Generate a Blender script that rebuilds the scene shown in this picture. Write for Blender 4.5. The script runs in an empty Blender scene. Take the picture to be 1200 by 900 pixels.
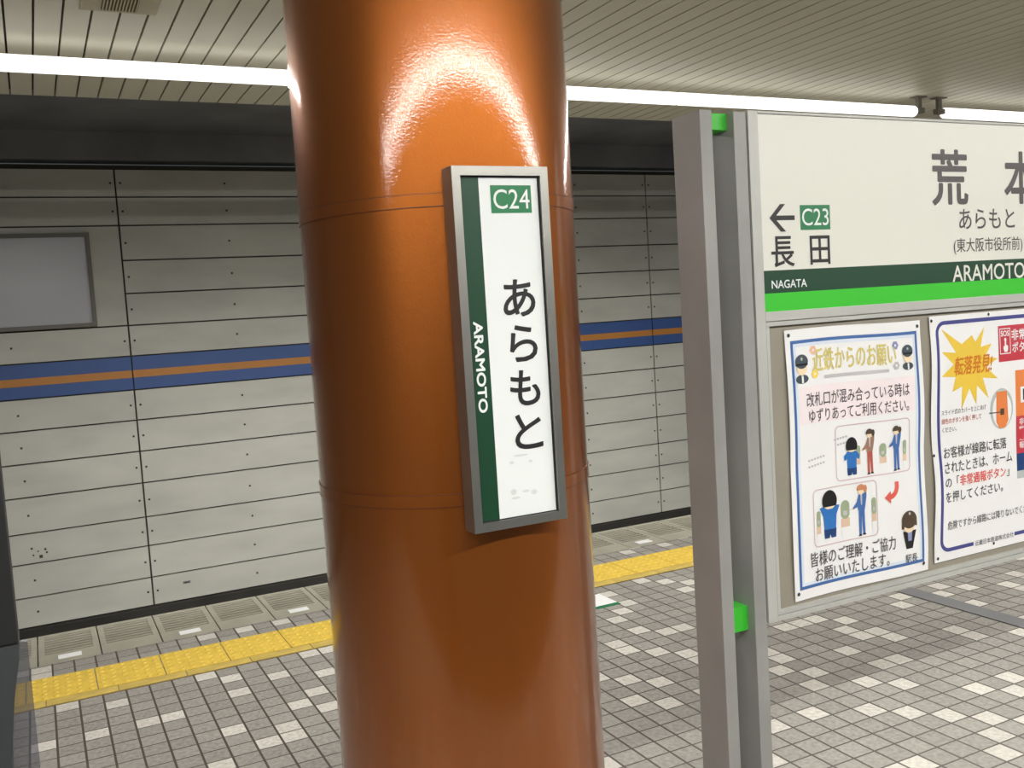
import bpy, bmesh, math, random
from mathutils import Vector, Matrix

random.seed(7)
SC = bpy.context.scene
COL = SC.collection

# ------------------------------------------------------------------ camera
YAW, PITCH, ROLL, FPX, CAM_H = 0.46324, 0.076953, -0.062205, 1114.88, 1.6433
cy, sy = math.cos(YAW), math.sin(YAW)
fwd = Vector((sy*math.cos(PITCH), cy*math.cos(PITCH), -math.sin(PITCH)))
rgt0 = Vector((cy, -sy, 0)); up0 = rgt0.cross(fwd)
rgt = math.cos(ROLL)*rgt0 + math.sin(ROLL)*up0
up = math.cos(ROLL)*up0 - math.sin(ROLL)*rgt0
cam_data = bpy.data.cameras.new('camera')
cam_data.sensor_width = 36.0
cam_data.lens = FPX/1200*36.0
cam_data.clip_start = 0.05
cam = bpy.data.objects.new('camera', cam_data)
M = Matrix.Identity(4)
for i in range(3):
    M[i][0] = rgt[i]; M[i][1] = up[i]; M[i][2] = -fwd[i]
M[2][3] = CAM_H
cam.matrix_world = M
COL.objects.link(cam)
SC.camera = cam

# ------------------------------------------------------------------ light level
TUBE = 1.6           # emission of the fluorescent tubes
DOWN = 17.0          # watts per metre that the far lamps throw downwards
TRACK = 6.8         # watts per metre of the fill lights added to brighten the far wall
DOWN_NEAR = 24.0     # the same for the near row
SC.view_settings.view_transform = 'Standard'
SC.view_settings.look = 'None'
SC.view_settings.gamma = 1.0
SC.view_settings.use_curve_mapping = False
SC.view_settings.exposure = 0.0
world = bpy.data.worlds.new('world'); SC.world = world
world.use_nodes = True
bg = world.node_tree.nodes['Background']
bg.inputs[0].default_value = (0.9, 1.0, 1.0, 1); bg.inputs[1].default_value = 0.07

# ------------------------------------------------------------------ materials
def srgb(r, g, b):
    f = lambda c: (c/255/12.92) if c/255 <= 0.04045 else ((c/255+0.055)/1.055)**2.4
    return (f(r), f(g), f(b), 1)

def mat(name, col, rough=0.5, metal=0.0, var=0.0, scale=6.0, bump=0.0, bscale=40.0, coat=0.0, spec=0.5, stretch=None):
    m = bpy.data.materials.new(name); m.use_nodes = True
    nt = m.node_tree; b = nt.nodes['Principled BSDF']
    b.inputs['Base Color'].default_value = col
    b.inputs['Roughness'].default_value = rough
    b.inputs['Metallic'].default_value = metal
    b.inputs['Coat Weight'].default_value = coat
    b.inputs['Coat Roughness'].default_value = 0.05
    b.inputs['Specular IOR Level'].default_value = spec
    if var or bump:
        tc = nt.nodes.new('ShaderNodeTexCoord')
        vec = tc.outputs['Object']
        if stretch:
            mp = nt.nodes.new('ShaderNodeMapping'); mp.inputs['Scale'].default_value = stretch
            nt.links.new(vec, mp.inputs['Vector']); vec = mp.outputs['Vector']
    if var:
        n = nt.nodes.new('ShaderNodeTexNoise'); n.inputs['Scale'].default_value = scale; n.inputs['Detail'].default_value = 6
        nt.links.new(vec, n.inputs['Vector'])
        r = nt.nodes.new('ShaderNodeMapRange')
        r.inputs['From Min'].default_value = 0.3; r.inputs['From Max'].default_value = 0.7
        r.inputs['To Min'].default_value = 1-var; r.inputs['To Max'].default_value = 1+var*0.4
        nt.links.new(n.outputs['Fac'], r.inputs['Value'])
        mx = nt.nodes.new('ShaderNodeVectorMath'); mx.operation = 'SCALE'
        mx.inputs[0].default_value = col[:3]
        nt.links.new(r.outputs['Result'], mx.inputs['Scale'])
        nt.links.new(mx.outputs['Vector'], b.inputs['Base Color'])
    if bump:
        n2 = nt.nodes.new('ShaderNodeTexNoise'); n2.inputs['Scale'].default_value = bscale; n2.inputs['Detail'].default_value = 3
        nt.links.new(tc.outputs['Object'], n2.inputs['Vector'])
        bp = nt.nodes.new('ShaderNodeBump'); bp.inputs['Strength'].default_value = bump; bp.inputs['Distance'].default_value = 0.002
        nt.links.new(n2.outputs['Fac'], bp.inputs['Height'])
        nt.links.new(bp.outputs['Normal'], b.inputs['Normal'])
        if coat: nt.links.new(bp.outputs['Normal'], b.inputs['Coat Normal'])
    return m

def emit(name, col, strength):
    m = bpy.data.materials.new(name); m.use_nodes = True
    b = m.node_tree.nodes['Principled BSDF']
    b.inputs['Base Color'].default_value = (0.9, 0.9, 0.9, 1)
    b.inputs['Emission Color'].default_value = col
    b.inputs['Emission Strength'].default_value = strength
    return m

def tile_mat(name, lo, hi):
    """square floor tile: a shade of its own per tile, grain, dark joints"""
    m = bpy.data.materials.new(name); m.use_nodes = True
    nt = m.node_tree; L = nt.links; b = nt.nodes['Principled BSDF']
    b.inputs['Roughness'].default_value = 0.45
    tc = nt.nodes.new('ShaderNodeTexCoord')
    sc = nt.nodes.new('ShaderNodeVectorMath'); sc.operation = 'SCALE'; sc.inputs['Scale'].default_value = 10.0
    L.new(tc.outputs['Object'], sc.inputs[0])
    fl = nt.nodes.new('ShaderNodeVectorMath'); fl.operation = 'FLOOR'; L.new(sc.outputs[0], fl.inputs[0])
    wn = nt.nodes.new('ShaderNodeTexWhiteNoise'); wn.noise_dimensions = '2D'; L.new(fl.outputs[0], wn.inputs['Vector'])
    no = nt.nodes.new('ShaderNodeTexNoise'); no.inputs['Scale'].default_value = 55; no.inputs['Detail'].default_value = 5
    L.new(tc.outputs['Object'], no.inputs['Vector'])
    n2 = nt.nodes.new('ShaderNodeTexNoise'); n2.inputs['Scale'].default_value = 1.6; n2.inputs['Detail'].default_value = 6
    L.new(tc.outputs['Object'], n2.inputs['Vector'])
    a = nt.nodes.new('ShaderNodeMath'); a.operation = 'MULTIPLY_ADD'; a.inputs[1].default_value = 0.22; L.new(wn.outputs['Value'], a.inputs[0])
    a2 = nt.nodes.new('ShaderNodeMath'); a2.operation = 'MULTIPLY_ADD'; a2.inputs[1].default_value = 1.3
    L.new(no.outputs['Fac'], a2.inputs[0]); a2.inputs[2].default_value = -0.40; L.new(a2.outputs[0], a.inputs[2])
    a3 = nt.nodes.new('ShaderNodeMath'); a3.operation = 'MULTIPLY_ADD'; a3.inputs[1].default_value = 0.4; L.new(n2.outputs['Fac'], a3.inputs[0])
    a4 = nt.nodes.new('ShaderNodeMath'); a4.operation = 'ADD'; a4.inputs[1].default_value = -0.2; L.new(a.outputs[0], a4.inputs[0]); L.new(a4.outputs[0], a3.inputs[2])
    mx = nt.nodes.new('ShaderNodeMix'); mx.data_type = 'RGBA'; mx.inputs['A'].default_value = lo; mx.inputs['B'].default_value = hi
    L.new(a3.outputs[0], mx.inputs['Factor'])
    fr = nt.nodes.new('ShaderNodeVectorMath'); fr.operation = 'FRACTION'; L.new(sc.outputs[0], fr.inputs[0])
    sp = nt.nodes.new('ShaderNodeSeparateXYZ'); L.new(fr.outputs[0], sp.inputs[0])
    ds = []
    for ax, w in (('X', 0.045), ('Y', 0.035)):
        s = nt.nodes.new('ShaderNodeMath'); s.operation = 'SUBTRACT'; s.inputs[1].default_value = 0.5; L.new(sp.outputs[ax], s.inputs[0])
        ab = nt.nodes.new('ShaderNodeMath'); ab.operation = 'ABSOLUTE'; L.new(s.outputs[0], ab.inputs[0])
        g = nt.nodes.new('ShaderNodeMath'); g.operation = 'GREATER_THAN'; g.inputs[1].default_value = 0.5-w; L.new(ab.outputs[0], g.inputs[0]); ds.append(g)
    mxm = nt.nodes.new('ShaderNodeMath'); mxm.operation = 'MAXIMUM'; L.new(ds[0].outputs[0], mxm.inputs[0]); L.new(ds[1].outputs[0], mxm.inputs[1])
    m2 = nt.nodes.new('ShaderNodeMix'); m2.data_type = 'RGBA'; m2.inputs['B'].default_value = srgb(88, 80, 72)
    L.new(mxm.outputs[0], m2.inputs['Factor']); L.new(mx.outputs['Result'], m2.inputs['A'])
    L.new(m2.outputs['Result'], b.inputs['Base Color'])
    return m

MT = {}
MT['tile_grey'] = tile_mat('grey_tile', srgb(140, 136, 130), srgb(194, 189, 182))
MT['tile_light'] = tile_mat('light_tile', srgb(196, 191, 183), srgb(250, 245, 236))
MT['slat'] = mat('ceiling_slat', srgb(214, 211, 194), 0.42, var=0.06, scale=2)
MT['groove'] = mat('ceiling_backing', srgb(70, 66, 56), 0.8)
MT['concrete'] = mat('dark_concrete', srgb(150, 150, 154), 0.85, var=0.25, scale=1.5)
MT['dark'] = mat('dark_trackbed', srgb(58, 56, 52), 0.9, var=0.3, scale=3)
MT['panel'] = mat('wall_panel', srgb(214, 213, 202), 0.5, var=0.14, scale=1.3, stretch=(1, 1, 3))
MT['joint'] = mat('wall_joint', srgb(70, 68, 60), 0.8)
MT['blue'] = mat('blue_stripe', srgb(64, 96, 160), 0.5, var=0.08, scale=2)
MT['orange_stripe'] = mat('orange_stripe', srgb(206, 138, 62), 0.5, var=0.08, scale=2)
MT['steel'] = mat('brushed_steel', srgb(176, 174, 168), 0.36, metal=0.9, var=0.1, scale=8)
MT['alu'] = mat('grey_aluminium', srgb(192, 192, 188), 0.45, metal=0.15, var=0.08, scale=5)
MT['post'] = mat('post_grey', srgb(156, 155, 153), 0.5, metal=0.1, var=0.12, scale=4)
MT['board_white'] = mat('board_white', srgb(232, 231, 222), 0.35)
MT['white'] = mat('sign_white', srgb(240, 243, 243), 0.3)
MT['smudge'] = mat('smudge', srgb(220, 222, 222), 0.6)
MT['dkgreen'] = mat('dark_green', srgb(16, 64, 40), 0.45)
MT['green'] = mat('bright_green', srgb(62, 196, 52), 0.4)
MT['badge'] = mat('badge_green', srgb(32, 124, 78), 0.4)
MT['ink'] = mat('sign_ink', srgb(40, 38, 40), 0.45)
MT['ink2'] = mat('board_ink', srgb(78, 72, 74), 0.45)
MT['taupe'] = mat('backing_taupe', srgb(150, 143, 130), 0.7, var=0.08, scale=6)
MT['yellow'] = mat('tactile_yellow', srgb(240, 204, 84), 0.55, var=0.14, scale=24)
MT['yellow2'] = mat('worn_yellow', srgb(214, 186, 98), 0.6, var=0.2, scale=12)
MT['slab'] = mat('edge_slab', srgb(172, 168, 152), 0.6, var=0.15, scale=6)
MT['slot'] = mat('slot_dark', srgb(62, 58, 48), 0.9)
MT['plate'] = mat('marker_white', srgb(250, 250, 250), 0.5)
MT['coverstrip'] = mat('cover_strip', srgb(134, 134, 136), 0.5, metal=0.2, var=0.06)
MT['pillar'] = mat('pillar_orange', srgb(164, 90, 28), 0.40, metal=0.8, bump=0.12, bscale=170, coat=1.0)
MT['seam'] = mat('band_seam', srgb(104, 50, 18), 0.4)
MT['black'] = mat('black_rubber', srgb(20, 20, 20), 0.6)
MT['doorgrey'] = mat('door_grey', srgb(58, 60, 62), 0.45, metal=0.2)
MT['beige'] = mat('vent_beige', srgb(188, 180, 148), 0.5, var=0.1)
MT['ventdark'] = mat('vent_dark', srgb(96, 78, 54), 0.7)
MT['bracket'] = mat('bracket_grey', srgb(120, 116, 108), 0.5)
MT['tube'] = emit('tube_glow', (1.0, 0.985, 0.94, 1), TUBE)
MT['tube_near'] = emit('bare_tube_glow', (1.0, 0.985, 0.94, 1), 36.0)
MT['whiteboard'] = mat('noticeboard_grey', srgb(196, 198, 204), 0.22, var=0.05, scale=1.2)
MT['paper'] = mat('poster_paper', srgb(243, 242, 243), 0.4)
MT['pborder'] = mat('poster_blue', srgb(70, 108, 168), 0.4)
MT['pborder_soft'] = mat('poster_blue_soft', srgb(222, 231, 245), 0.4)
MT['navy'] = mat('poster_navy', srgb(74, 76, 140), 0.4)
MT['pink'] = mat('poster_pink', srgb(249, 235, 238), 0.4)
MT['gold'] = mat('poster_gold', srgb(216, 200, 116), 0.4)
MT['faint'] = mat('poster_faint', srgb(196, 192, 194), 0.4)
MT['pinkline'] = mat('poster_pinkline', srgb(214, 190, 192), 0.4)
MT['text'] = mat('poster_text', srgb(78, 70, 74), 0.4)
MT['skin'] = mat('print_skin', srgb(246, 222, 188), 0.4)
MT['hair'] = mat('print_black', srgb(34, 32, 34), 0.4)
MT['brownhair'] = mat('print_brown', srgb(84, 70, 56), 0.4)
MT['redhair'] = mat('print_redhair', srgb(206, 138, 100), 0.4)
MT['pblue'] = mat('print_blue', srgb(52, 116, 190), 0.4)
MT['pnavy'] = mat('print_navy', srgb(36, 66, 120), 0.4)
MT['suitblue'] = mat('print_suit_blue', srgb(74, 112, 176), 0.4)
MT['suitbrown'] = mat('print_suit_brown', srgb(160, 124, 104), 0.4)
MT['trousers'] = mat('print_red_brown', srgb(182, 92, 80), 0.4)
MT['gategreen'] = mat('print_gate_green', srgb(158, 172, 142), 0.4)
MT['gatebeige'] = mat('print_gate_beige', srgb(226, 194, 170), 0.4)
MT['pred'] = mat('print_red', srgb(226, 98, 88), 0.4)
MT['sosred'] = mat('print_sos_red', srgb(198, 62, 76), 0.4)
MT['star'] = mat('print_star', srgb(236, 200, 74), 0.4)
MT['starink'] = mat('print_star_ink', srgb(214, 128, 40), 0.4)
MT['porange'] = mat('print_orange', srgb(232, 134, 76), 0.4)
MT['ellipse'] = mat('print_ellipse', srgb(186, 192, 190), 0.4)
MT['uniform'] = mat('print_uniform', srgb(72, 84, 92), 0.4)
MT['lilac'] = mat('print_lilac', srgb(140, 146, 190), 0.4)
MT['peach'] = mat('print_peach', srgb(240, 190, 160), 0.4)
MT['dotyellow'] = mat('print_dot_yellow', srgb(246, 214, 90), 0.4)
MT['glass'] = None
g = bpy.data.materials.new('tinted_pane'); g.use_nodes = True
nt = g.node_tree; pb = nt.nodes['Principled BSDF']
tr = nt.nodes.new('ShaderNodeBsdfTransparent'); tr.inputs[0].default_value = (0.75, 0.75, 0.77, 1)
pb.inputs['Base Color'].default_value = srgb(120, 120, 126); pb.inputs['Roughness'].default_value = 0.2
mixs = nt.nodes.new('ShaderNodeMixShader'); mixs.inputs[0].default_value = 0.3
nt.links.new(tr.outputs[0], mixs.inputs[1]); nt.links.new(pb.outputs[0], mixs.inputs[2])
nt.links.new(mixs.outputs[0], nt.nodes['Material Output'].inputs['Surface'])
MT['glass'] = g

# ------------------------------------------------------------------ builders (shapes in world metres)
ORIGIN = {}

class MB:
    """collects shapes, several materials allowed, into one mesh"""
    def __init__(s): s.bm = bmesh.new(); s.mats = []
    def mi(s, m):
        if m not in s.mats: s.mats.append(m)
        return s.mats.index(m)
    def box(s, x0, x1, y0, y1, z0, z1, m, bev=0.0):
        r = bmesh.ops.create_cube(s.bm, size=1.0)
        vs = r['verts']
        for v in vs:
            v.co = Vector(((x0+x1)/2+v.co.x*(x1-x0), (y0+y1)/2+v.co.y*(y1-y0), (z0+z1)/2+v.co.z*(z1-z0)))
        fs = {f for v in vs for f in v.link_faces}
        i = s.mi(m)
        for f in fs: f.material_index = i
        if bev:
            es = list({e for v in vs for e in v.link_edges})
            r2 = bmesh.ops.bevel(s.bm, geom=es, offset=bev, segments=2, affect='EDGES', profile=0.6)
            for f in r2['faces']: f.material_index = i
        return s
    def cyl(s, c, r, z0, z1, m, n=96, r2=None, cap=True):
        i = s.mi(m); r2 = r if r2 is None else r2
        lo = [s.bm.verts.new((c[0]+r*math.cos(2*math.pi*k/n), c[1]+r*math.sin(2*math.pi*k/n), z0)) for k in range(n)]
        hi = [s.bm.verts.new((c[0]+r2*math.cos(2*math.pi*k/n), c[1]+r2*math.sin(2*math.pi*k/n), z1)) for k in range(n)]
        for k in range(n):
            f = s.bm.faces.new((lo[k], lo[(k+1) % n], hi[(k+1) % n], hi[k])); f.material_index = i; f.smooth = True
        if cap:
            for f in (s.bm.faces.new([s.bm.verts.new(v.co) for v in lo[::-1]]), s.bm.faces.new([s.bm.verts.new(v.co) for v in hi])): f.material_index = i
        return s
    def xcyl(s, x0, x1, y, z, r, m, n=24, rounded=0.0):
        i = s.mi(m)
        prof = [(x0, r), (x1, r)] if not rounded else (
            [(x0+rounded*(1-math.cos(a)), r*math.sin(a)) for a in (0.25, 0.7, 1.1, math.pi/2)] +
            [(x1-rounded*(1-math.cos(a)), r*math.sin(a)) for a in (math.pi/2, 1.1, 0.7, 0.25)])
        rings = [[s.bm.verts.new((x, y+rr*math.cos(2*math.pi*k/n), z+rr*math.sin(2*math.pi*k/n))) for k in range(n)] for x, rr in prof]
        for a, b in zip(rings, rings[1:]):
            for k in range(n):
                f = s.bm.faces.new((a[k], b[k], b[(k+1) % n], a[(k+1) % n])); f.material_index = i; f.smooth = True
        f = s.bm.faces.new([s.bm.verts.new(v.co) for v in rings[0]]); f.material_index = i
        f = s.bm.faces.new([s.bm.verts.new(v.co) for v in rings[-1][::-1]]); f.material_index = i
        return s
    def poly(s, pts, y, m):
        """flat outline in the X-Z plane at depth y facing the viewer (-Y)"""
        a = sum(pts[k][0]*pts[(k+1) % len(pts)][1]-pts[(k+1) % len(pts)][0]*pts[k][1] for k in range(len(pts)))
        if a < 0: pts = pts[::-1]
        f = s.bm.faces.new([s.bm.verts.new((x, y, z)) for x, z in pts]); f.material_index = s.mi(m)
        return s
    def rect(s, x0, x1, z0, z1, y, m): return s.poly([(x0, z0), (x1, z0), (x1, z1), (x0, z1)], y, m)
    def grid(s, x0, x1, z0, z1, y, m, nx, nz):
        i = s.mi(m)
        V = [[s.bm.verts.new((x0+(x1-x0)*a/nx, y, z0+(z1-z0)*b/nz)) for a in range(nx+1)] for b in range(nz+1)]
        for b in range(nz):
            for a in range(nx):
                f = s.bm.faces.new((V[b][a], V[b][a+1], V[b+1][a+1], V[b+1][a])); f.material_index = i
        return s
    def strip(s, pts, w, y, m, closed=True):
        """line of width w along pts in X-Z, cut short so that it can follow a wavy sheet"""
        P = [Vector(p) for p in pts]
        dense = []
        n = len(P)
        for k in range(n if closed else n-1):
            a, b = P[k], P[(k+1) % n]; q = max(1, int((b-a).length/0.03))
            dense += [a+(b-a)*t/q for t in range(q)]
        if not closed: dense.append(P[-1])
        N = len(dense); i = s.mi(m); L, R = [], []
        for k in range(N):
            p0 = dense[k-1] if (closed or k) else dense[k]; p1 = dense[(k+1) % N] if (closed or k < N-1) else dense[k]
            d0 = (dense[k]-p0); d1 = (p1-dense[k])
            d0 = d0.normalized() if d0.length else d1.normalized(); d1 = d1.normalized() if d1.length else d0
            n0 = Vector((-d0.y, d0.x)); n1 = Vector((-d1.y, d1.x)); nn = (n0+n1)
            nn = nn/max(0.3, nn.dot(n0)) if nn.length else n0
            L.append(s.bm.verts.new((dense[k].x+nn.x*w/2, y, dense[k].y+nn.y*w/2)))
            R.append(s.bm.verts.new((dense[k].x-nn.x*w/2, y, dense[k].y-nn.y*w/2)))
        for k in range(N if closed else N-1):
            q = (k+1) % N
            f = s.bm.faces.new((R[k], R[q], L[q], L[k])); f.material_index = i
        return s
    def ell(s, x, z, rx, rz, y, m, n=28, a0=0, a1=2*math.pi):
        full = abs(a1-a0-2*math.pi) < 1e-6
        return s.poly([(x+rx*math.cos(a0+(a1-a0)*k/(n if full else n-1)), z+rz*math.sin(a0+(a1-a0)*k/(n if full else n-1))) for k in range(n)], y, m)
    def build(s, name, parent=None, warp=None, loc=None, fixn=False):
        if warp:
            for v in s.bm.verts: v.co = warp(v.co)
        root = parent
        while root and root.parent: root = root.parent
        o0 = ORIGIN[root.name] if root else Vector(loc if loc else (0, 0, 0))
        bmesh.ops.translate(s.bm, verts=s.bm.verts, vec=-o0)
        if fixn: bmesh.ops.recalc_face_normals(s.bm, faces=s.bm.faces)
        me = bpy.data.meshes.new(name); s.bm.to_mesh(me); s.bm.free()
        for m in s.mats: me.materials.append(m)
        o = bpy.data.objects.new(name, me); COL.objects.link(o)
        if parent: o.parent = parent
        else:
            o.location = o0; ORIGIN[o.name] = o0
        return o

def tag(o, label, cat, group=None):
    o['label'] = label; o['category'] = cat
    if group: o['group'] = group
    return o
def struct(o):
    o['kind'] = 'structure'; return o
def thing(name, label, cat, loc, group=None):
    o = bpy.data.objects.new(name, None); o.empty_display_size = 0.1; COL.objects.link(o)
    o.location = loc; ORIGIN[o.name] = Vector(loc)
    return tag(o, label, cat, group)
def dup(root, dx, label=None, group=None):
    r = root.copy(); COL.objects.link(r); r.location = root.location + Vector(dx)
    if label: r['label'] = label
    if group: r['group'] = group
    for ch in list(root.children):
        c = ch.copy(); COL.objects.link(c); c.parent = r
        for gch in list(ch.children):
            d = gch.copy(); COL.objects.link(d); d.parent = c
    return r

def text(body, x0, x1, z0, z1, y, m, name, parent, bold=0.0, warp=None, turn=False, keep=False, shear=0.0, skew=0.0):
    """lettering filling the box x0..x1, z0..z1 (turn: read downwards), facing -Y"""
    cu = bpy.data.curves.new('lettering', 'FONT'); cu.body = body; cu.resolution_u = 4; cu.shear = shear
    tmp = bpy.data.objects.new('lettering', cu); COL.objects.link(tmp)
    dg = bpy.context.evaluated_depsgraph_get()
    me = bpy.data.meshes.new_from_object(tmp.evaluated_get(dg))
    bpy.data.objects.remove(tmp); bpy.data.curves.remove(cu)
    xs = [v.co.x for v in me.vertices]; ys = [v.co.y for v in me.vertices]
    a0, a1, b0, b1 = min(xs), max(xs), min(ys), max(ys)
    root = parent
    while root.parent: root = root.parent
    o0 = ORIGIN[root.name]
    for v in me.vertices:
        u = (v.co.x-a0)/(a1-a0); w = (v.co.y-b0)/(b1-b0)
        if turn: p = Vector((x0+(x1-x0)*w, y, z1-(z1-z0)*u))
        else: p = Vector((x0+(x1-x0)*u, y, z0+(z1-z0)*w+skew*u))
        if warp: p = warp(p)
        v.co = p-o0
    if bold:                                     # heavier strokes: the same outline laid again all round it
        em = min(x1-x0, z1-z0) if not turn else (x1-x0)
        d = bold*em
        bmx = bmesh.new(); bmx.from_mesh(me); base = bmx.verts[:] + bmx.edges[:] + bmx.faces[:]
        for k in range(8):
            gg = bmesh.ops.duplicate(bmx, geom=base)
            vv = [e for e in gg['geom'] if isinstance(e, bmesh.types.BMVert)]
            bmesh.ops.translate(bmx, verts=vv, vec=Vector((d*math.cos(k*math.pi/4), -0.00002*(k+1), d*math.sin(k*math.pi/4))))
        bmx.to_mesh(me); bmx.free()
    me.materials.clear(); me.materials.append(m)
    me.name = name
    o = bpy.data.objects.new(name, me); COL.objects.link(o); o.parent = parent
    return o

# ================================================================== SETTING
X0, Y0 = 2.4450, 2.6904            # a corner of the tile grid
LIGHT = {(-26,15),(-26,24),(-26,25),(-25,19),(-24,15),(-23,18),(-22,15),(-21,15),(-20,9),(-19,12),(-19,19),(-18,10),(-18,16),(-18,18),(-18,25),(-17,10),(-17,11),(-16,13),(-16,17),(-16,25),(-15,12),(-15,14),(-14,16),(-14,19),(-14,25),(-13,19),(-4,5),(-4,8),(-3,-2),(-3,4),(-3,7),(-2,6),(-1,0),(-1,4),(-1,10),(-1,11),(0,-5),(0,9),(1,-5),(1,0),(1,7),(1,8),(1,12),(1,14),(2,11),(2,15),(3,-1),(3,2),(3,4),(3,11),(3,16),(3,18),(4,-6),(4,-2),(4,3),(4,5),(4,6),(5,-5),(5,-3),(5,1),(5,20),(6,-4),(6,0),(6,19),(7,2),(7,4),(7,8),(7,16),(7,18),(8,-2),(8,2),(8,8),(8,17),(8,20),(9,-3),(9,5),(9,6),(9,8),(9,25),(10,-2),(10,4),(10,5),(10,7),(10,26),(12,25),(13,2),(13,3),(14,7),(14,26),(15,1),(15,8),(17,2),(17,5),(17,7),(18,8),(21,5),(23,7)}
def seen(i, j):
    x = X0+.1*i; y = Y0+.1*j
    return -27 <= i <= 18 and 0.3*y < x+1.6 and (x > 2.0 or y > 2.9) and y > 2.2
fb = MB()
gi = fb.mi(MT['tile_grey']); li = fb.mi(MT['tile_light'])
NI, NJ = range(-62, 80), range(-41, 26)
verts = {}
def gv(i, j):
    if (i, j) not in verts: verts[(i, j)] = fb.bm.verts.new((X0+.1*i, Y0+.1*j, 0))
    return verts[(i, j)]
for i in range(-62, 80):
    for j in range(-22, 27):
        y1 = j+1 if j < 26 else 26.16
        f = fb.bm.faces.new((gv(i, j), gv(i+1, j), gv(i+1, y1), gv(i, y1)))
        lit = (i, j) in LIGHT or (not seen(i, j) and random.random() < 0.11)
        f.material_index = li if lit else gi
o = fb.build('floor', loc=(X0, Y0, 0)); struct(o)
# platform body below the tiles, track bed, kerb at the wall foot
struct(MB().box(-4, 10.5, 0.492, 5.852, -1.1, -0.045, MT['concrete']).build('floor_slab'))
struct(MB().box(-9, 17, 5.852, 9.5, -1.3, -1.1, MT['dark']).build('floor_trackbed'))
struct(MB().box(-9, 17, 9.44, 9.56, -1.1, -0.935, MT['dark']).build('trim_1'))

# ceiling: narrow slats running away from the viewer, open joints between them
cb = MB()
PITCH_S = 0.1026
k0 = int(-4.2/PITCH_S)
for k in range(k0, int(10.4/PITCH_S)):
    xa = 0.0154+k*PITCH_S+0.0045; xb = 0.0154+(k+1)*PITCH_S-0.0045
    cb.box(xa, xb, -1.6, 5.545, 2.90, 2.925, MT['slat'])
cb.box(-4.2, 10.4, -1.6, 5.54, 2.926, 2.94, MT['groove'])
struct(cb.build('ceiling'))
struct(MB().box(-4.2, 10.4, 5.42, 5.54, 2.941, 3.5, MT['concrete']).build('trim_2'))
struct(MB().box(-9, 17, 5.3, 9.8, 3.49, 3.7, MT['concrete']).build('ceiling_tunnel'))

# far wall: panels 1.957 x 0.295 with open joints, two bolts by each joint and one at mid length
wb = MB()
PX0, PW = 0.81, 1.957
rows = [-0.93, -0.66, -0.356, -0.08, 0.245, 0.545, 0.84, 1.125, 1.44, 1.725, 2.02, 2.325, 2.645, 2.905, 3.16]
for c in range(-5, 8):
    xa = PX0+c*PW+0.008; xb = PX0+(c+1)*PW-0.008
    for r in range(len(rows)-1):
        za, zb = rows[r]+0.007, rows[r+1]-0.007
        if c == -1 and rows[r] in (1.725, 2.02, 2.325): continue
        if r == 7: continue                                        # the painted stripe goes here
        wb.box(xa, xb, 9.5, 9.53, za, zb, MT['panel'])
        for xx in (xa+0.035, (xa+xb)/2, xb-0.035):
            wb.box(xx-0.009, xx+0.009, 9.497, 9.5, (za+zb)/2-0.009, (za+zb)/2+0.009, MT['joint'])
wb.box(PX0-PW+0.008, PX0-0.008, 9.5, 9.53, 1.732, 2.638, MT['panel'])
wb.box(1.085, 1.155, 9.494, 9.5, -0.775, -0.752, MT['concrete'], bev=0.004)
wb.box(1.095, 1.145, 9.491, 9.494, -0.768, -0.759, MT['joint'])
for dx, dz, r in ((0, 0, .014), (.05, .03, .008), (-.06, .02, .007), (.04, .06, .009), (-.02, .05, .006)):
    wb.box(-.10+dx-r, -.10+dx+r, 9.4985, 9.5, -.30+dz-r, -.30+dz+r, MT['joint'])
wb.box(-9, 17, 9.531, 9.7, -1.1, 3.2, MT['joint'])
struct(wb.build('wall_far'))
ub = MB()
ub.box(-9, 17, 9.46, 9.7, 3.235, 3.49, MT['concrete'])
struct(ub.build('wall_far_upper'))
sb = MB()
for c in range(-5, 8):
    xa = PX0+c*PW+0.006; xb = PX0+(c+1)*PW-0.006
    sb.box(xa, xb, 9.5, 9.53, 1.131, 1.238, MT['blue'])
    sb.box(xa, xb, 9.5, 9.53, 1.239, 1.308, MT['orange_stripe'])
    sb.box(xa, xb, 9.5, 9.53, 1.309, 1.434, MT['blue'])
struct(sb.build('trim_3'))

# ================================================================== PILLAR
PC = (1.0055, 2.3977); PR = 0.3653
BAND = 0.0022
pil = thing('platform_pillar', 'thick round orange pillar with a glossy coat standing on the platform', 'pillar', (PC[0], PC[1], 0))
MB().cyl(PC, PR, 0.0, 2.9, MT['pillar'], 160).build('shaft', pil)
for z in (1.895, 1.189):
    b = MB()
    b.cyl(PC, PR+BAND, z, z+0.029, MT['pillar'], 160)
    for zz in (z-0.0012, z+0.0285): b.cyl(PC, PR+BAND+0.0004, zz, zz+0.0018, MT['seam'], 160)
    b.build('joint_band', pil)
MB().cyl(PC, PR+0.012, 0.0, 0.09, MT['steel'], 96).build('base_ring', pil)

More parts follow.
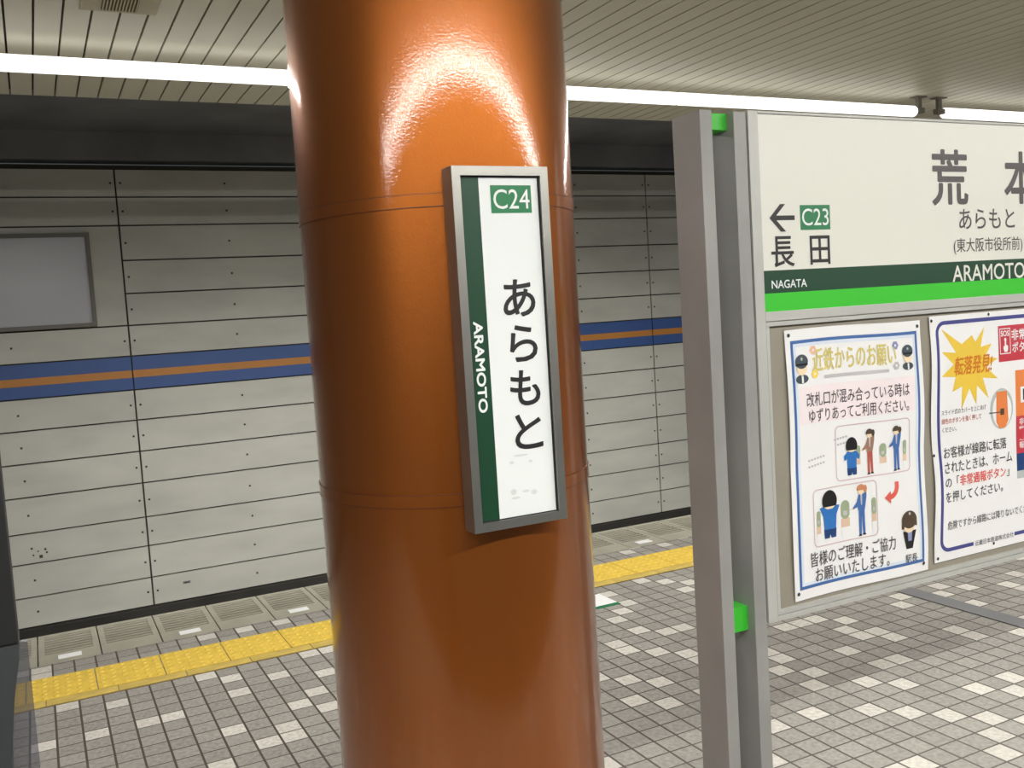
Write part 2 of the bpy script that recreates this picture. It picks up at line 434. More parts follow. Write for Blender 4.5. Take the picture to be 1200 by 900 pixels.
# ================================================================== SIGN ON THE PILLAR
SX0, SX1, SZ0, SZ1, SY = 0.874, 1.121, 1.133, 1.976, 1.988
sg = thing('pillar_sign', 'narrow upright station sign in a steel frame on the orange pillar', 'sign', ((SX0+SX1)/2, 2.03, SZ0))
fw = 0.021
fr = MB()
def frame_bar(mb, pts_out, pts_in, yf, yb, yi, m):
    """mitred frame bars: outer rectangle, inner rectangle, front at yf, inner lip back at yi, rear at yb"""
    i = mb.mi(m)
    for k in range(4):
        q = (k+1) % 4
        O0, O1, I0, I1 = pts_out[k], pts_out[q], pts_in[k], pts_in[q]
        def V(p, y): return mb.bm.verts.new((p[0], y, p[1]))
        for f in (((O0, yf), (O1, yf), (I1, yf), (I0, yf)), ((O0, yb), (O1, yb), (O1, yf), (O0, yf)), ((I0, yf), (I1, yf), (I1, yi), (I0, yi))):
            fc = mb.bm.faces.new([V(p, y) for p, y in f]); fc.material_index = i
def rc(x0, x1, z0, z1): return [(x0, z0), (x1, z0), (x1, z1), (x0, z1)]
frame_bar(fr, rc(SX0, SX1, SZ0, SZ1), rc(SX0+fw, SX1-fw, SZ0+fw, SZ1-fw), SY, SY+0.055, SY+0.016, MT['steel'])
fr.build('frame', sg)
MB().box(SX0+0.004, SX1-0.004, SY+0.03, SY+0.054, SZ0+0.004, SZ1-0.004, MT['doorgrey']).build('back_plate', sg)
gk = MB()
for q in (rc(SX0+fw, SX1-fw, SZ1-fw-0.0035, SZ1-fw), rc(SX1-fw-0.003, SX1-fw, SZ0+fw, SZ1-fw), rc(SX0+fw, SX1-fw, SZ0+fw, SZ0+fw+0.002), rc(SX0+fw, SX0+fw+0.0015, SZ0+fw, SZ1-fw)):
    gk.box(q[0][0], q[2][0], SY+0.007, SY+0.0108, q[0][1], q[2][1], MT['black'])
gk.build('gasket', sg)
pn = MB().box(SX0+fw-0.002, SX1-fw+0.002, SY+0.011, SY+0.03, SZ0+fw-0.002, SZ1-fw+0.002, MT['white']).build('panel', sg)
yF = SY+0.011
MB().rect(SX0+fw, 0.944, SZ0+fw, SZ1-fw, yF-0.0006, MT['dkgreen']).build('green_band', pn)
MB().rect(0.973, 1.079, 1.870, 1.934, yF-0.0006, MT['badge']).build('number_badge', pn)
text('C24', 0.9795, 1.0735, 1.8795, 1.9245, yF-0.0014, MT['white'], 'station_number', pn, bold=0.004)
for ch, xa, xb, za, zb in (('あ', 0.990, 1.072, 1.629, 1.714), ('ら', 1.000, 1.071, 1.523, 1.607), ('も', 0.994, 1.071, 1.418, 1.500), ('と', 0.999, 1.071, 1.314, 1.396)):
    text(ch, xa, xb, za, zb, yF-0.0008, MT['ink'], 'kana_letter', pn, bold=0.021)
text('ARAMOTO', 0.9085, 0.9305, 1.412, 1.622, yF-0.0014, MT['white'], 'romaji_name', pn, bold=0.05, turn=True)
for x, z, rx, rz in ((0.985, 1.285, .006, .004), (1.035, 1.283, .005, .003), (0.985, 1.215, .008, .007), (1.040, 1.208, .008, .006), (1.018, 1.213, .010, .003), (0.990, 1.20, .012, .003), (1.01, 1.30, .02, .0025)):
    MB().ell(x, z, rx, rz, yF-0.0004, MT['smudge'], 16).build('smudge', pn)

# ================================================================== STATION NAMEBOARD
BY = 2.2
nb = thing('station_nameboard', 'big free-standing white station nameboard with green stripes on grey posts', 'nameboard', (2.957, 2.26, 0))
CX = 2.957
for mir in (0, 1):
    for xa, xb in ((1.743, 1.787), (1.865, 1.911)):
        if mir: xa, xb = 2*CX-xb, 2*CX-xa
        MB().box(xa, xb, BY-0.003, BY+0.127, 0, 2.178, MT['post'], bev=0.003).build('post', nb)
    for za, zb in ((0.632, 0.707), (2.128, 2.176)):
        xa, xb = (1.787, 1.865) if not mir else (2*CX-1.865, 2*CX-1.787)
        MB().box(xa, xb, BY+0.028, BY+0.098, za, zb, MT['green'], bev=0.002).build('spacer_block', nb)
FX0, FX1, FZ0, FZ1 = 1.9165, 2*CX-1.9165, 0.648, 2.182
fb2 = MB()
fb2.box(1.911, 2*CX-1.911, BY+0.03, BY+0.10, FZ0+0.004, FZ1-0.004, MT['alu'])
frame_bar(fb2, rc(FX0, FX1, FZ0, FZ1), rc(1.953, 2*CX-1.953, 1.592, 2.155), BY-0.006, BY+0.03, BY+0.01, MT['alu'])
bf = fb2
# lower part of the frame: outer bars and a mitred inner lip round the notice area
bf2 = MB()
def bar(x0, x1, z0, z1): bf2.box(x0, x1, BY-0.0055, BY+0.03, z0, z1, MT['alu'], bev=0.0012)
bf.bm.free()
bf = MB()
bf.box(1.911, 2*CX-1.911, BY+0.03, BY+0.10, FZ0+0.004, FZ1-0.004, MT['alu'])
bf.build('core', nb)
bar(FX0, 1.953, FZ0, FZ1); bar(2*CX-1.953, FX1, FZ0, FZ1)
bar(1.9535, 2*CX-1.9535, 2.174, FZ1); bar(1.9535, 2*CX-1.9535, 1.563, 1.5915); bar(1.9535, 2*CX-1.9535, FZ0, 0.664)
bf2.build('frame', nb)
lip = MB()
lip.box(1.9555, 1.967, BY-0.003, BY+0.03, 0.666, 1.561, MT['alu']); lip.box(2*CX-1.967, 2*CX-1.9555, BY-0.003, BY+0.03, 0.666, 1.561, MT['alu'])
lip.box(1.9672, 2*CX-1.9672, BY-0.003, BY+0.03, 1.548, 1.561, MT['alu']); lip.box(1.9672, 2*CX-1.9672, BY-0.003, BY+0.03, 0.666, 0.679, MT['alu'])
lip.build('notice_rim', nb)
MB().box(1.967, 2*CX-1.967, BY+0.009, BY+0.03, 0.679, 1.548, MT['taupe']).build('notice_backing', nb)
fc = MB().box(1.953, 2*CX-1.953, BY, BY+0.03, 1.5915, 2.174, MT['board_white']).build('name_panel', nb)
yB = BY
W0, W1 = 1.953, 2*CX-1.953
MB().rect(W0, W1, 1.646, 1.714, yB-0.0006, MT['dkgreen']).build('dark_green_stripe', fc)
MB().rect(W0, W1, 1.5915, 1.646, yB-0.0006, MT['green']).build('bright_green_stripe', fc)
ar = MB()
ar.poly([(2.005, 1.8765), (2.086, 1.8765), (2.086, 1.8625), (2.005, 1.8625)], yB-0.0008, MT['ink'])
ar.poly([(1.987, 1.8695), (2.030, 1.9105), (2.050, 1.9105), (2.006, 1.8695)], yB-0.0010, MT['ink'])
ar.poly([(1.987, 1.8695), (2.006, 1.8695), (2.050, 1.8285), (2.030, 1.8285)], yB-0.0010, MT['ink'])
ar.build('direction_arrow', fc)
MB().rect(2.108, 2.230, 1.832, 1.907, yB-0.0006, MT['badge']).build('number_badge', fc)
text('C23', 2.115, 2.223, 1.845, 1.896, yB-0.0014, MT['white'], 'station_number', fc, bold=0.004)
text('長', 1.990, 2.078, 1.724, 1.814, yB-0.0008, MT['ink'], 'kanji_letter', fc, bold=0.014)
text('田', 2.144, 2.224, 1.727, 1.813, yB-0.0008, MT['ink'], 'kanji_letter', fc, bold=0.014)
text('NAGATA', 1.985, 2.124, 1.660, 1.684, yB-0.0014, MT['white'], 'romaji_name', fc, bold=0.016)
text('荒', 2.690, 2.860, 1.905, 2.083, yB-0.0008, MT['ink2'], 'kanji_letter', fc, bold=0.020)
text('本', 3.052, 3.224, 1.908, 2.083, yB-0.0008, MT['ink2'], 'kanji_letter', fc, bold=0.020)
text('あらもと', 2.815, 3.099, 1.822, 1.889, yB-0.0008, MT['ink2'], 'kana_name', fc, bold=0.006)
text('(東大阪市役所前)', 2.785, 3.138, 1.738, 1.792, yB-0.0008, MT['ink2'], 'kanji_subtitle', fc, bold=0.004)
text('ARAMOTO', 2.775, 3.146, 1.647, 1.701, yB-0.0014, MT['board_white'], 'romaji_name', fc, bold=0.014)

# ================================================================== POSTERS
def warp1(p):
    x, z = p.x, p.z
    u = (x-2.326)/0.294
    dx = 0.004*math.sin((z-0.69)*13.0+0.6)*max(0, u)**2 - 0.003*math.sin((z-0.69)*9)*max(0, -u)**2
    dz = 0.003*math.sin((x-2.03)*9.0)
    dy = -0.004*abs(math.sin((z-0.69)*7.5))*(0.4+0.6*u*u)
    return Vector((x+dx, p.y+dy, z+dz))
def warp2(p):
    x, z = p.x, p.z
    u = (x-2.955)/0.297
    dx = 0.006*math.sin((z-0.70)*14.0+1.0)*u*u*(-1 if u < 0 else 1)
    dy = -0.004*abs(math.sin((z-0.70)*8.0))*(0.4+0.6*u*u)
    return Vector((x+dx, p.y+dy, z))

def rrect(x0, x1, z0, z1, r, n=5):
    P = []
    for cx, cz, a in ((x1-r, z0+r, -90), (x1-r, z1-r, 0), (x0+r, z1-r, 90), (x0+r, z0+r, 180)):
        for k in range(n+1):
            t = math.radians(a+90*k/n); P.append((cx+r*math.cos(t), cz+r*math.sin(t)))
    return P

yP = BY+0.004
def Y(n): return yP-0.0007*n
p1 = thing('poster', 'white courtesy poster with thin blue border and cartoon passengers on the nameboard', 'poster', (2.326, BY+0.009, 0.69), )
def sheet(mb, x0, x1, z0, z1, r, m):
    mb.grid(x0, x1, z0, z1, yP, m, 26, 36)
    return mb
sh = sheet(MB(), 2.033, 2.620, 0.690, 1.531, 0.0, MT['paper']).build('sheet', p1, warp1)
MB().strip(rc(2.058, 2.596, 0.727, 1.492), 0.010, Y(1), MT['pborder']).build('border', sh, warp1)
MB().strip(rc(2.068, 2.586, 0.737, 1.482), 0.010, Y(1), MT['pborder_soft']).build('border_glow', sh, warp1)
pin = MB()
for x, z in ((2.048, 1.515), (2.606, 1.512), (2.047, 0.712), (2.598, 0.716)):
    b = MB(); b.ell(x, z, 0.006, 0.006, Y(2), MT['doorgrey'], 14)
    b.build('rivet', p1, warp1)
text('近鉄からのお願い', 2.138, 2.500, 1.395, 1.466, Y(2), MT['gold'], 'title_text', sh, bold=0.012, warp=warp1)
MB().grid(2.183, 2.465, 1.371, 1.381, Y(2), MT['faint'], 12, 1).build('subtitle_line', sh, warp1)
MB().grid(2.078, 2.576, 1.236, 1.352, Y(1), MT['pink'], 16, 4).build('pink_panel', sh, warp1)
text('改札口が混み合っている時は', 2.105, 2.553, 1.288, 1.332, Y(2.4), MT['text'], 'notice_text', sh, bold=0.0030, warp=warp1)
text('ゆずりあってご利用ください。', 2.113, 2.548, 1.238, 1.280, Y(2.4), MT['text'], 'notice_text', sh, bold=0.0030, warp=warp1)
text('皆様のご理解・ご協力', 2.101, 2.470, 0.786, 0.832, Y(2.4), MT['text'], 'notice_text', sh, bold=0.0040, warp=warp1)
text('お願いいたします。', 2.118, 2.440, 0.735, 0.779, Y(2.4), MT['text'], 'notice_text', sh, bold=0.0040, warp=warp1)
text('駅長', 2.514, 2.568, 0.731, 0.758, Y(2.4), MT['text'], 'notice_text', sh, bold=0.0050, warp=warp1)
# officers with peaked caps left and right of the title
for cx, cz, s in ((2.092, 1.415, 1.0), (2.552, 1.420, 0.92)):
    b = MB()
    b.ell(cx, cz-0.038*s, 0.026*s, 0.014*s, Y(2), MT['uniform'], 20)
    b.ell(cx, cz, 0.0215*s, 0.027*s, Y(3), MT['skin'], 22)
    b.ell(cx, cz+0.016*s, 0.026*s, 0.022*s, Y(4), MT['uniform'], 22)
    b.rect(cx-0.024*s, cx+0.024*s, cz+0.004*s, cz+0.010*s, Y(4.6), MT['hair'])
    b.ell(cx, cz+0.024*s, 0.004*s, 0.005*s, Y(5), MT['faint'], 12)
    b.rect(cx-0.004*s, cx+0.004*s, cz-0.050*s, cz-0.028*s, Y(5), MT['paper'])
    b.build('officer_figure', sh, warp1)
for cx, cz, m in ((2.142, 1.462, 'peach'), (2.145, 1.388, 'dotyellow'), (2.498, 1.456, 'lilac'), (2.500, 1.390, 'faint')):
    b = MB()
    for k in range(6):
        b.ell(cx+0.008*math.cos(k*1.047), cz+0.008*math.sin(k*1.047), 0.0062, 0.0062, Y(2+0.05*k), MT[m], 12)
    b.ell(cx, cz, 0.004, 0.004, Y(2.6), MT['paper'], 10)
    b.build('flower_mark', sh, warp1)
MB().strip(rrect(2.222, 2.550, 1.040, 1.214, 0.016), 0.0035, Y(1.5), MT['pinkline']).build('picture_outline', sh, warp1)
MB().strip(rrect(2.120, 2.393, 0.846, 1.025, 0.016), 0.0035, Y(1.5), MT['pinkline']).build('picture_outline', sh, warp1)
def gate(cx, z0, h, w=0.026):
    b = MB()
    b.rect(cx-w/2, cx+w/2, z0, z0+0.30*h, Y(1.6), MT['paper'])
    b.rect(cx-w/2, cx+w/2, z0+0.28*h, z0+0.52*h, Y(1.8), MT['gatebeige'])
    b.poly(rrect(cx-w/2, cx+w/2, z0+0.50*h, z0+h, w*0.45), Y(2), MT['gategreen'])
    b.rect(cx-w*0.25, cx+w*0.2, z0+0.60*h, z0+0.72*h, Y(2.4), MT['faint'])
    b.build('ticket_gate', sh, warp1)
gate(2.318, 1.060, 0.085, 0.018); gate(2.428, 1.052, 0.090, 0.030); gate(2.527, 1.048, 0.095, 0.015)
gate(2.139, 0.858, 0.100, 0.016); gate(2.252, 0.858, 0.118, 0.036); gate(2.378, 0.862, 0.108, 0.020)
def child(cx, z0, s, arms_up):
    b = MB(); c = lambda x, z: (cx+x*s, z0+z*s)
    b.poly([c(-.24, 0), c(-.04, 0), c(0, .12), c(.04, 0), c(.24, 0), c(.26, .30), c(-.26, .30)], Y(2), MT['pnavy'])
    if arms_up: b.poly([c(-.24, .28), c(.24, .28), c(.28, .72), c(.42, 1.0), c(.28, 1.02), c(.10, .92), c(-.10, .92), c(-.28, 1.02), c(-.42, 1.0), c(-.28, .72)], Y(2.4), MT['pblue'])
    else: b.poly([c(-.24, .28), c(.24, .28), c(.26, .66), c(.40, .60), c(.42, .80), c(.22, .96), c(-.22, .96), c(-.42, .80), c(-.40, .60), c(-.26, .66)], Y(2.4), MT['pblue'])
    b.ell(cx, z0+1.06*s, .25*s, .14*s, Y(2.8), MT['skin'], 18)
    b.poly([c(.31*math.cos(t), 1.18+.34*math.sin(t)) for t in [math.radians(-32+k*244/18) for k in range(19)]], Y(3.2), MT['hair'])
    b.build('child_figure', sh, warp1)
child(2.289, 1.053, 0.080, False); child(2.186, 0.866, 0.100, True)
def grown(cx, z0, h, jacket, trousers, hair, phone=True):
    b = MB(); c = lambda x, z: (cx+x*h, z0+z*h)
    b.poly([c(-.07, .02), c(-.01, .02), c(.005, .40), c(.03, .02), c(.09, .03), c(.085, .52), c(-.07, .52)], Y(2), MT[trousers])
    b.poly([c(-.10, 0), c(-.005, 0), c(-.005, .035), c(-.06, .035)], Y(2.2), MT['hair']); b.poly([c(.02, .01), c(.11, .01), c(.09, .045), c(.02, .045)], Y(2.2), MT['hair'])
    b.poly([c(-.08, .50), c(.09, .50), c(.14, .74), c(.15, .84), c(.08, .82), c(-.06, .80), c(-.12, .66), c(-.22, .57), c(-.22, .53), c(-.10, .57)], Y(2.6), MT[jacket])
    b.ell(*c(-.24, .55), .025*h, .02*h, Y(2.8), MT['skin'], 10)
    b.ell(*c(.0, .88), .075*h, .085*h, Y(3.0), MT['skin'], 20)
    b.poly([c(.0+.105*math.cos(t), .90+.10*math.sin(t)) for t in [math.radians(-10+k*200/14) for k in range(15)]], Y(3.4), MT[hair])
    b.ell(*c(.11, .90), .05*h, .075*h, Y(3.2), MT[hair], 14)
    b.poly([c(-.02, .80), c(.03, .80), c(.02, .60), c(-.01, .60)], Y(3.0), MT['faint'])
    b.build('passenger_figure', sh, warp1)
grown(2.368, 1.047, 0.148, 'suitbrown', 'trousers', 'brownhair')
grown(2.488, 1.046, 0.148, 'suitblue', 'suitblue', 'brownhair')
grown(2.322, 0.852, 0.168, 'suitblue', 'suitblue', 'redhair')
b = MB()
arc = [(2.452+0.034*math.cos(t), 0.992+0.034*math.sin(t)) for t in [math.radians(-90+k*100/8) for k in range(9)]]
b.strip([(2.450, 0.962)]+[(x, z+0.004) for x, z in arc[1:]]+[(2.485, 1.010)], 0.017, Y(2), MT['pred'], closed=False)
b.poly([(2.428, 0.962), (2.456, 0.982), (2.456, 0.940)], Y(2.2), MT['pred'])
b.build('red_arrow', sh, warp1)
b = MB(); cx, cz = 2.535, 0.84
b.poly([(cx-.030, cz-.002), (cx+.030, cz-.002), (cx+.012, cz-.062), (cx-.016, cz-.062)], Y(2), MT['hair'])
b.poly([(cx-.010, cz+.004), (cx+.012, cz+.004), (cx+.008, cz-.036), (cx-.008, cz-.036)], Y(2.5), MT['lilac'])
b.ell(cx-.002, cz+.016, .026, .024, Y(3), MT['skin'], 22)
b.ell(cx, cz+.036, .034, .030, Y(3.5), MT['brownhair'], 24)
b.poly([(cx-.033, cz+.04), (cx-.036, cz+.008), (cx-.026, cz+.006), (cx-.018, cz+.03)], Y(3.6), MT['brownhair'])
b.poly([(cx+.033, cz+.04), (cx+.034, cz+.012), (cx+.024, cz+.014), (cx+.016, cz+.03)], Y(3.6), MT['brownhair'])
b.ell(cx+.002, cz+.056, .005, .005, Y(4), MT['faint'], 10)
b.build('stationmaster_figure', sh, warp1)
for x0, z in ((2.105, 1.118), (2.105, 1.098), (2.215, 1.170), (2.228, 1.153)):
    b = MB()
    for k in range(6 if x0 < 2.2 else 5):
        b.rect(x0+k*0.012, x0+k*0.012+0.008, z+k*0.0015, z+k*0.0015+0.006, Y(1.8), MT['faint'])
    b.build('speech_marks', sh, warp1)

p2 = thing('poster', 'white emergency button poster with thick navy border and yellow starburst', 'poster', (2.955, BY+0.009, 0.70))
s2 = sheet(MB(), 2.660, 3.250, 0.702, 1.537, 0.0, MT['paper']).build('sheet', p2, warp2)
P = rrect(2.694, 3.216, 0.738, 1.512, 0.035, 6)
# open border with a gap at the bottom for the company line
bot = [(3.066, 0.738)]+P[:7]+P[7:14]+P[14:21]+P[21:]+[(2.851, 0.738)]
MB().strip(bot, 0.013, Y(1), MT['navy'], closed=False).build('border', s2, warp2)
for x, z in ((2.669, 1.522), (2.675, 0.716), (2.664, 1.07), (2.955, 0.722), (2.955, 1.528)):
    b = MB(); b.ell(x, z, 0.0055, 0.0055, Y(2), MT['doorgrey'], 14); b.build('rivet', p2, warp2)
b = MB()
tips = [(2.716, 1.492), (2.868, 1.462), (2.932, 1.486), (2.968, 1.426), (2.999, 1.372), (2.996, 1.302), (2.945, 1.238), (2.882, 1.222), (2.806, 1.212), (2.762, 1.276), (2.708, 1.332), (2.712, 1.415)]
c0 = Vector((2.852, 1.362)); pts = []
for k, t in enumerate(tips):
    q = Vector(tips[(k+1) % len(tips)]); t = Vector(t)
    pts.append(tuple(t)); d = ((t+q)/2-c0); pts.append(tuple(c0+d.normalized()*0.082))
i = b.mi(MT['star']); vc = b.bm.verts.new((c0.x, Y(1), c0.y)); vs = [b.bm.verts.new((x, Y(1), z)) for x, z in pts]
for k in range(len(vs)):
    f = b.bm.faces.new((vc, vs[k], vs[(k+1) % len(vs)])); f.material_index = i
bmesh.ops.recalc_face_normals(b.bm, faces=b.bm.faces)
b.build('starburst', s2, warp2)
text('転落発見!', 2.772, 2.968, 1.330, 1.392, Y(2), MT['starink'], 'title_text', s2, bold=0.02, warp=warp2, shear=0.25)
sos = MB().grid(3.004, 3.205, 1.358, 1.484, Y(1), MT['sosred'], 8, 5).build('red_panel', s2, warp2)
MB().strip(rc(3.012, 3.066, 1.386, 1.473), 0.003, Y(2), MT['paper']).build('panel_outline', s2, warp2)
text('SOS', 3.017, 3.060, 1.447, 1.466, Y(2.2), MT['paper'], 'sos_text', s2, bold=0.03, warp=warp2)
b = MB()
b.ell(3.040, 1.435, .006, .006, Y(2), MT['paper'], 14)
b.poly([(3.036, 1.432), (3.044, 1.432), (3.044, 1.416), (3.053, 1.413), (3.053, 1.400), (3.048, 1.391), (3.034, 1.391), (3.029, 1.402), (3.029, 1.411), (3.036, 1.414)], Y(2.2), MT['paper'])
b.build('hand_symbol', s2, warp2)
text('非常', 3.074, 3.150, 1.430, 1.468, Y(2.2), MT['paper'], 'panel_text', s2, bold=0.02, warp=warp2)
text('ボタン', 3.076, 3.180, 1.388, 1.422, Y(2.2), MT['paper'], 'panel_text', s2, bold=0.02, warp=warp2)
b = MB()
b.ell(3.012, 1.194, .060, .072, Y(1), MT['ellipse'], 36)
b.ell(3.014, 1.188, .050, .062, Y(1.4), MT['paper'], 36)
b.poly([(2.985, 1.255), (3.040, 1.255), (3.046, 1.150), (3.030, 1.126), (2.998, 1.126), (2.982, 1.150)], Y(2), MT['porange'])
b.rect(3.004, 3.024, 1.172, 1.194, Y(2.5), MT['brownhair'])
b.poly([(2.945, 1.186), (3.004, 1.184), (3.004, 1.181), (2.945, 1.182)], Y(2.8), MT['text'])
b.build('button_picture', s2, warp2)
b = MB()
b.rect(3.088, 3.205, 1.158, 1.322, Y(1), MT['porange']); b.rect(3.088, 3.205, 1.024, 1.158, Y(1), MT['sosred'])
b.rect(3.088, 3.205, 0.962, 1.024, Y(1), MT['pnavy']); b.rect(3.088, 3.205, 0.935, 0.962, Y(1), MT['ellipse'])
b.rect(3.112, 3.180, 1.205, 1.262, Y(1.6), MT['paper']); b.rect(3.125, 3.160, 1.214, 1.254, Y(2), MT['hair'])
b.build('call_box_picture', s2, warp2)
for k, ch in enumerate('非常通報'):
    text(ch, 3.104, 3.128, 1.126-k*0.028, 1.150-k*0.028, Y(2), MT['paper'], 'panel_text', s2, bold=0.01, warp=warp2)
text('スライド式のカバーを上にあげ', 2.708, 2.930, 1.200, 1.218, Y(2), MT['text'], 'notice_text', s2, warp=warp2)
text('緑色のボタンを強く押して', 2.708, 2.905, 1.170, 1.189, Y(2), MT['trousers'], 'notice_text', s2, bold=0.004, warp=warp2)
text('ください。', 2.710, 2.780, 1.142, 1.159, Y(2), MT['text'], 'notice_text', s2, warp=warp2)
text('お客様が線路に転落', 2.712, 3.034, 1.052, 1.091, Y(2), MT['text'], 'notice_text', s2, bold=0.0060, warp=warp2)
text('されたときは、ホーム', 2.712, 3.062, 1.001, 1.039, Y(2), MT['text'], 'notice_text', s2, bold=0.0050, warp=warp2)
text('の「', 2.712, 2.782, 0.953, 0.988, Y(2), MT['text'], 'notice_text', s2, bold=0.0050, warp=warp2)
text('非常通報ボタン', 2.786, 3.026, 0.951, 0.988, Y(2), MT['pred'], 'red_text', s2, bold=0.014, warp=warp2)
text('」', 3.030, 3.044, 0.951, 0.976, Y(2), MT['text'], 'notice_text', s2, bold=0.0050, warp=warp2)
text('を押してください。', 2.712, 3.008, 0.901, 0.938, Y(2), MT['text'], 'notice_text', s2, bold=0.0050, warp=warp2)
text('危険ですから線路には降りないでください。', 2.722, 3.196, 0.807, 0.836, Y(2), MT['text'], 'notice_text', s2, bold=0.0030, warp=warp2)
text('近畿日本鉄道株式会社', 2.858, 3.060, 0.728, 0.747, Y(2), MT['text'], 'company_line', s2, warp=warp2)

# ================================================================== LAMPS
def lamp(name, x0, x1, y, label, group, cap_l, cap_r):
    t = thing(name, label, 'lamp', ((x0+x1)/2, y, 2.9), group)
    MB().xcyl(x0, x1, y, 2.80, 0.036 if y > 2 else 0.018, MT['tube' if y > 2 else 'tube_near'], 24, rounded=0.02 if (cap_l or cap_r) else 0.0).build('tube', t)
    la = bpy.data.lights.new('lamp_light', 'AREA'); la.shape = 'RECTANGLE'; la.size = x1-x0; la.size_y = 0.07
    la.energy = (DOWN if y > 2 else DOWN_NEAR)*(x1-x0); la.color = (1.0, 0.985, 0.94)
    lo = bpy.data.objects.new('lamp_light', la); COL.objects.link(lo); lo.parent = t; lo.location = (0, 0, 2.758-2.9)
    if y > 2:
        lb = bpy.data.lights.new('wall_fill_light', 'AREA'); lb.shape = 'RECTANGLE'; lb.size = x1-x0; lb.size_y = 0.07  # added fill light aimed over the tracks at the wall, not part of the fixture
        lb.energy = TRACK*(x1-x0); lb.color = (1.0, 0.985, 0.94); lb.spread = math.radians(70)
        lo = bpy.data.objects.new('wall_fill_light', lb); COL.objects.link(lo); lo.parent = t
        lo.location = (0, 0.05, 2.785-2.9); lo.rotation_euler = (math.radians(90-41), 0, 0)
    for s, on in ((0, cap_l), (1, cap_r)):
        if not on: continue
        xe = x1 if s else x0; d = 1 if s else -1
        if on:
            MB().box(min(xe-0.005*d, xe+0.07*d), max(xe-0.005*d, xe+0.07*d), y-0.02, y+0.02, 2.79, 2.825, MT['bracket'], bev=0.004).build('end_cap', t)
        xs = xe+0.035*d
        b = MB(); b.box(xs-0.016, xs+0.016, y-0.012, y+0.012, 2.82, 2.895, MT['bracket']); b.box(xs-0.05, xs+0.05, y-0.03, y+0.03, 2.893, 2.9, MT['bracket'])
        b.build('hanger', t)
    return t
LY = 4.535
GL = 'fluorescent lamps in the row above the far platform edge'
lamp('fluorescent_lamp', -0.503, 1.463, LY, 'lit white fluorescent lamp under the ceiling left of the orange pillar', GL, False, False)
lamp('fluorescent_lamp', 1.465, 3.430, LY, 'lit white fluorescent lamp running out from behind the pillar to the grey posts', GL, False, False)
lamp('fluorescent_lamp', 3.432, 5.400, LY, 'lit white fluorescent lamp above the nameboard, left of the gap in the lamp row', GL, False, True)
lamp('fluorescent_lamp', 5.665, 7.630, LY, 'lit white fluorescent lamp right of the gap in the lamp row', GL, True, False)
NL = 'fluorescent lamps in the row over the near platform side'
for k in range(6):
    lamp('fluorescent_lamp', -3.57+k*1.97, -3.57+k*1.97+1.965, -0.10, 'lit white fluorescent lamp in the near row, mirrored as an arch on the pillar', NL, False, False)

# ceiling vent
v = thing('ceiling_vent', 'square beige ceiling vent with a brown louvred grille near the top left', 'vent', (0.415, 3.9, 2.9))
MB().box(0.275, 0.555, 3.77, 4.055, 2.892, 2.9, MT['beige'], bev=0.003).build('plate', v)
MB().box(0.350, 0.478, 3.80, 4.02, 2.888, 2.892, MT['ventdark']).build('opening', v)
b = MB()
for k in range(11): b.box(0.352+k*0.0118, 0.352+k*0.0118+0.005, 3.80, 4.02, 2.884, 2.889, MT['beige'])
b.build('louvres', v)

# ================================================================== PLATFORM EDGE
GS = 'slotted slabs along the far platform edge'
def slab(x0):
    b = MB()
    b.box(x0+0.003, x0+0.297, 5.312, 5.850, -0.044, -0.012, MT['slot'])
    b.box(x0+0.003, x0+0.297, 5.312, 5.478, -0.012, 0.0, MT['slab'], bev=0.002)
    b.box(x0+0.003, x0+0.297, 5.806, 5.850, -0.012, 0.0, MT['slab'])
    b.box(x0+0.003, x0+0.032, 5.478, 5.806, -0.012, 0.0, MT['slab']); b.box(x0+0.268, x0+0.297, 5.478, 5.806, -0.012, 0.0, MT['slab'])
    for k in range(7):
        y = 5.496+k*0.046
        b.box(x0+0.032, x0+0.268, y, y+0.015, -0.012, 0.0, MT['slab'])
    return b.build('edge_slab', None, loc=(x0+0.15, 5.58, -0.044))
s0 = slab(-0.12)
LA = 'grey slotted edge slab carrying a white marker plate'; LB = 'plain grey slotted edge slab without a marker plate'
tag(s0, LA, 'edge slab', GS)
for k in range(-3, 18):
    if k == 0: continue
    c = s0.copy(); COL.objects.link(c); c.location = s0.location+Vector((0.3*k, 0, 0)); c['label'] = LA if k % 2 == 0 else LB
for k, lb in ((0, 'white marker plate on edge slab, leftmost of the three left of the pillar'),
              (1, 'white marker plate on edge slab, middle one of the three left of the pillar'),
              (2, 'white marker plate on edge slab, last one before the left side of the pillar'),
              (6, 'white marker plate on edge slab between the pillar and the grey posts')):
    x = 0.03+0.6*k
    tag(MB().box(x-0.056, x+0.056, 5.362, 5.424, 0.0, 0.004, MT['plate'], bev=0.001).build('marker_plate', None, loc=(x, 5.393, 0)), lb, 'marker')

b = MB()
x0 = 0.131
b.box(x0+0.002, x0+0.300, 4.772, 5.090, 0.0, 0.006, MT['yellow'], bev=0.0015)
for a in range(6):
    for c in range(6):
        b.cyl((x0+0.026+a*0.050, 4.798+c*0.053), 0.014, 0.006, 0.0105, MT['yellow'], 10, r2=0.009)
t0 = b.build('tactile_block', None, loc=(x0+0.15, 4.93, 0))
GT = 'tactile blocks of the yellow strip'
tag(t0, 'yellow studded tactile paving block in the strip along the platform edge', 'tactile block', GT)
for k in range(-3, 20):
    if k:
        c = t0.copy(); COL.objects.link(c); c.location = t0.location+Vector((0.3025*k, 0, 0))
b = MB(); b.box(-0.088, 0.213, 4.692, 4.768, 0.0, 0.005, MT['yellow2'], bev=0.001)
e0 = b.build('edging_bar', None, loc=(0.0625, 4.73, 0))
tag(e0, 'worn yellow edging bar along the near side of the tactile strip', 'edging bar', 'edging bars of the yellow strip')
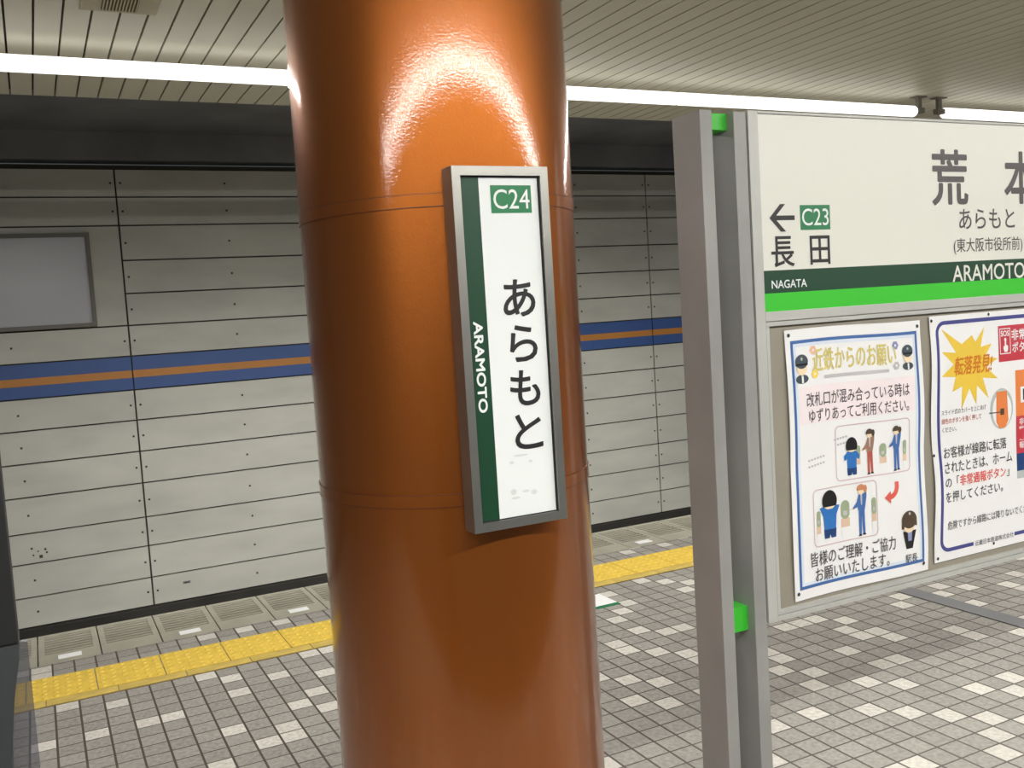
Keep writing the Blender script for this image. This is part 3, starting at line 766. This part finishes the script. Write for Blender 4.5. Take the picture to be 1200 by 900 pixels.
for k in range(-2, 20):
    if k:
        c = e0.copy(); COL.objects.link(c); c.location = e0.location+Vector((0.305*k, 0, 0))

# floor sticker beside the pillar, joint cover strip at the right
fs = thing('floor_sticker', 'white floor sticker with a green edge, half hidden behind the pillar', 'sticker', (2.45, 4.47, 0))
MB().box(2.15, 2.757, 4.385, 4.575, 0.0, 0.002, MT['plate']).build('sticker_sheet', fs)
MB().box(2.15, 2.757, 4.350, 4.385, 0.0, 0.002, MT['badge']).build('green_edge', fs)
js = MB(); js.box(4.048, 4.158, 0.6, 3.605, 0.0, 0.004, MT['coverstrip'], bev=0.001)
tag(js.build('joint_cover_strip', None, loc=(4.1, 2.1, 0)), 'long flat grey metal cover strip let into the tiled floor at right', 'cover strip')

# blank notice board on the far wall
nbx = thing('notice_board', 'blank grey notice board in a metal frame on the far wall', 'notice board', (-0.2, 9.5, 1.74))
MB().box(-0.945, 0.515, 9.455, 9.499, 1.765, 2.55, MT['whiteboard']).build('panel', nbx)
b = MB(); frame_bar(b, rc(-0.975, 0.545, 1.735, 2.58), rc(-0.94, 0.51, 1.77, 2.545), 9.42, 9.5, 9.455, MT['bracket'])
b.build('frame', nbx)

# door frame edge close to the viewer at far left
df = thing('door_frame', 'dark grey door frame with black rubber edge close at the far left', 'door frame', (-0.15, 0.51, 0))
b = MB(); b.box(-0.060, -0.0184, 0.50, 0.52, 1.501, 2.2, MT['black'], bev=0.001); b.build('rubber_edge', df)
b = MB()
out = [(-0.30, 0.0), (-0.0275, 0.0), (-0.0275, 1.42), (-0.0262, 1.445), (-0.0225, 1.475), (-0.0188, 1.494), (-0.0184, 1.501), (-0.30, 1.501)]
i = b.mi(MT['doorgrey'])
lo = [b.bm.verts.new((x, 0.500, z)) for x, z in out]; hi = [b.bm.verts.new((x, 0.525, z)) for x, z in out]
b.bm.faces.new(lo); b.bm.faces.new(hi[::-1])
for k in range(len(out)):
    q = (k+1) % len(out); b.bm.faces.new((lo[k], hi[k], hi[q], lo[q]))
b.build('lower_panel', df, fixn=True)
MB().box(-0.0285, -0.0150, 0.510, 0.514, 0.0, 1.499, MT['glass']).build('glass_edge', df)
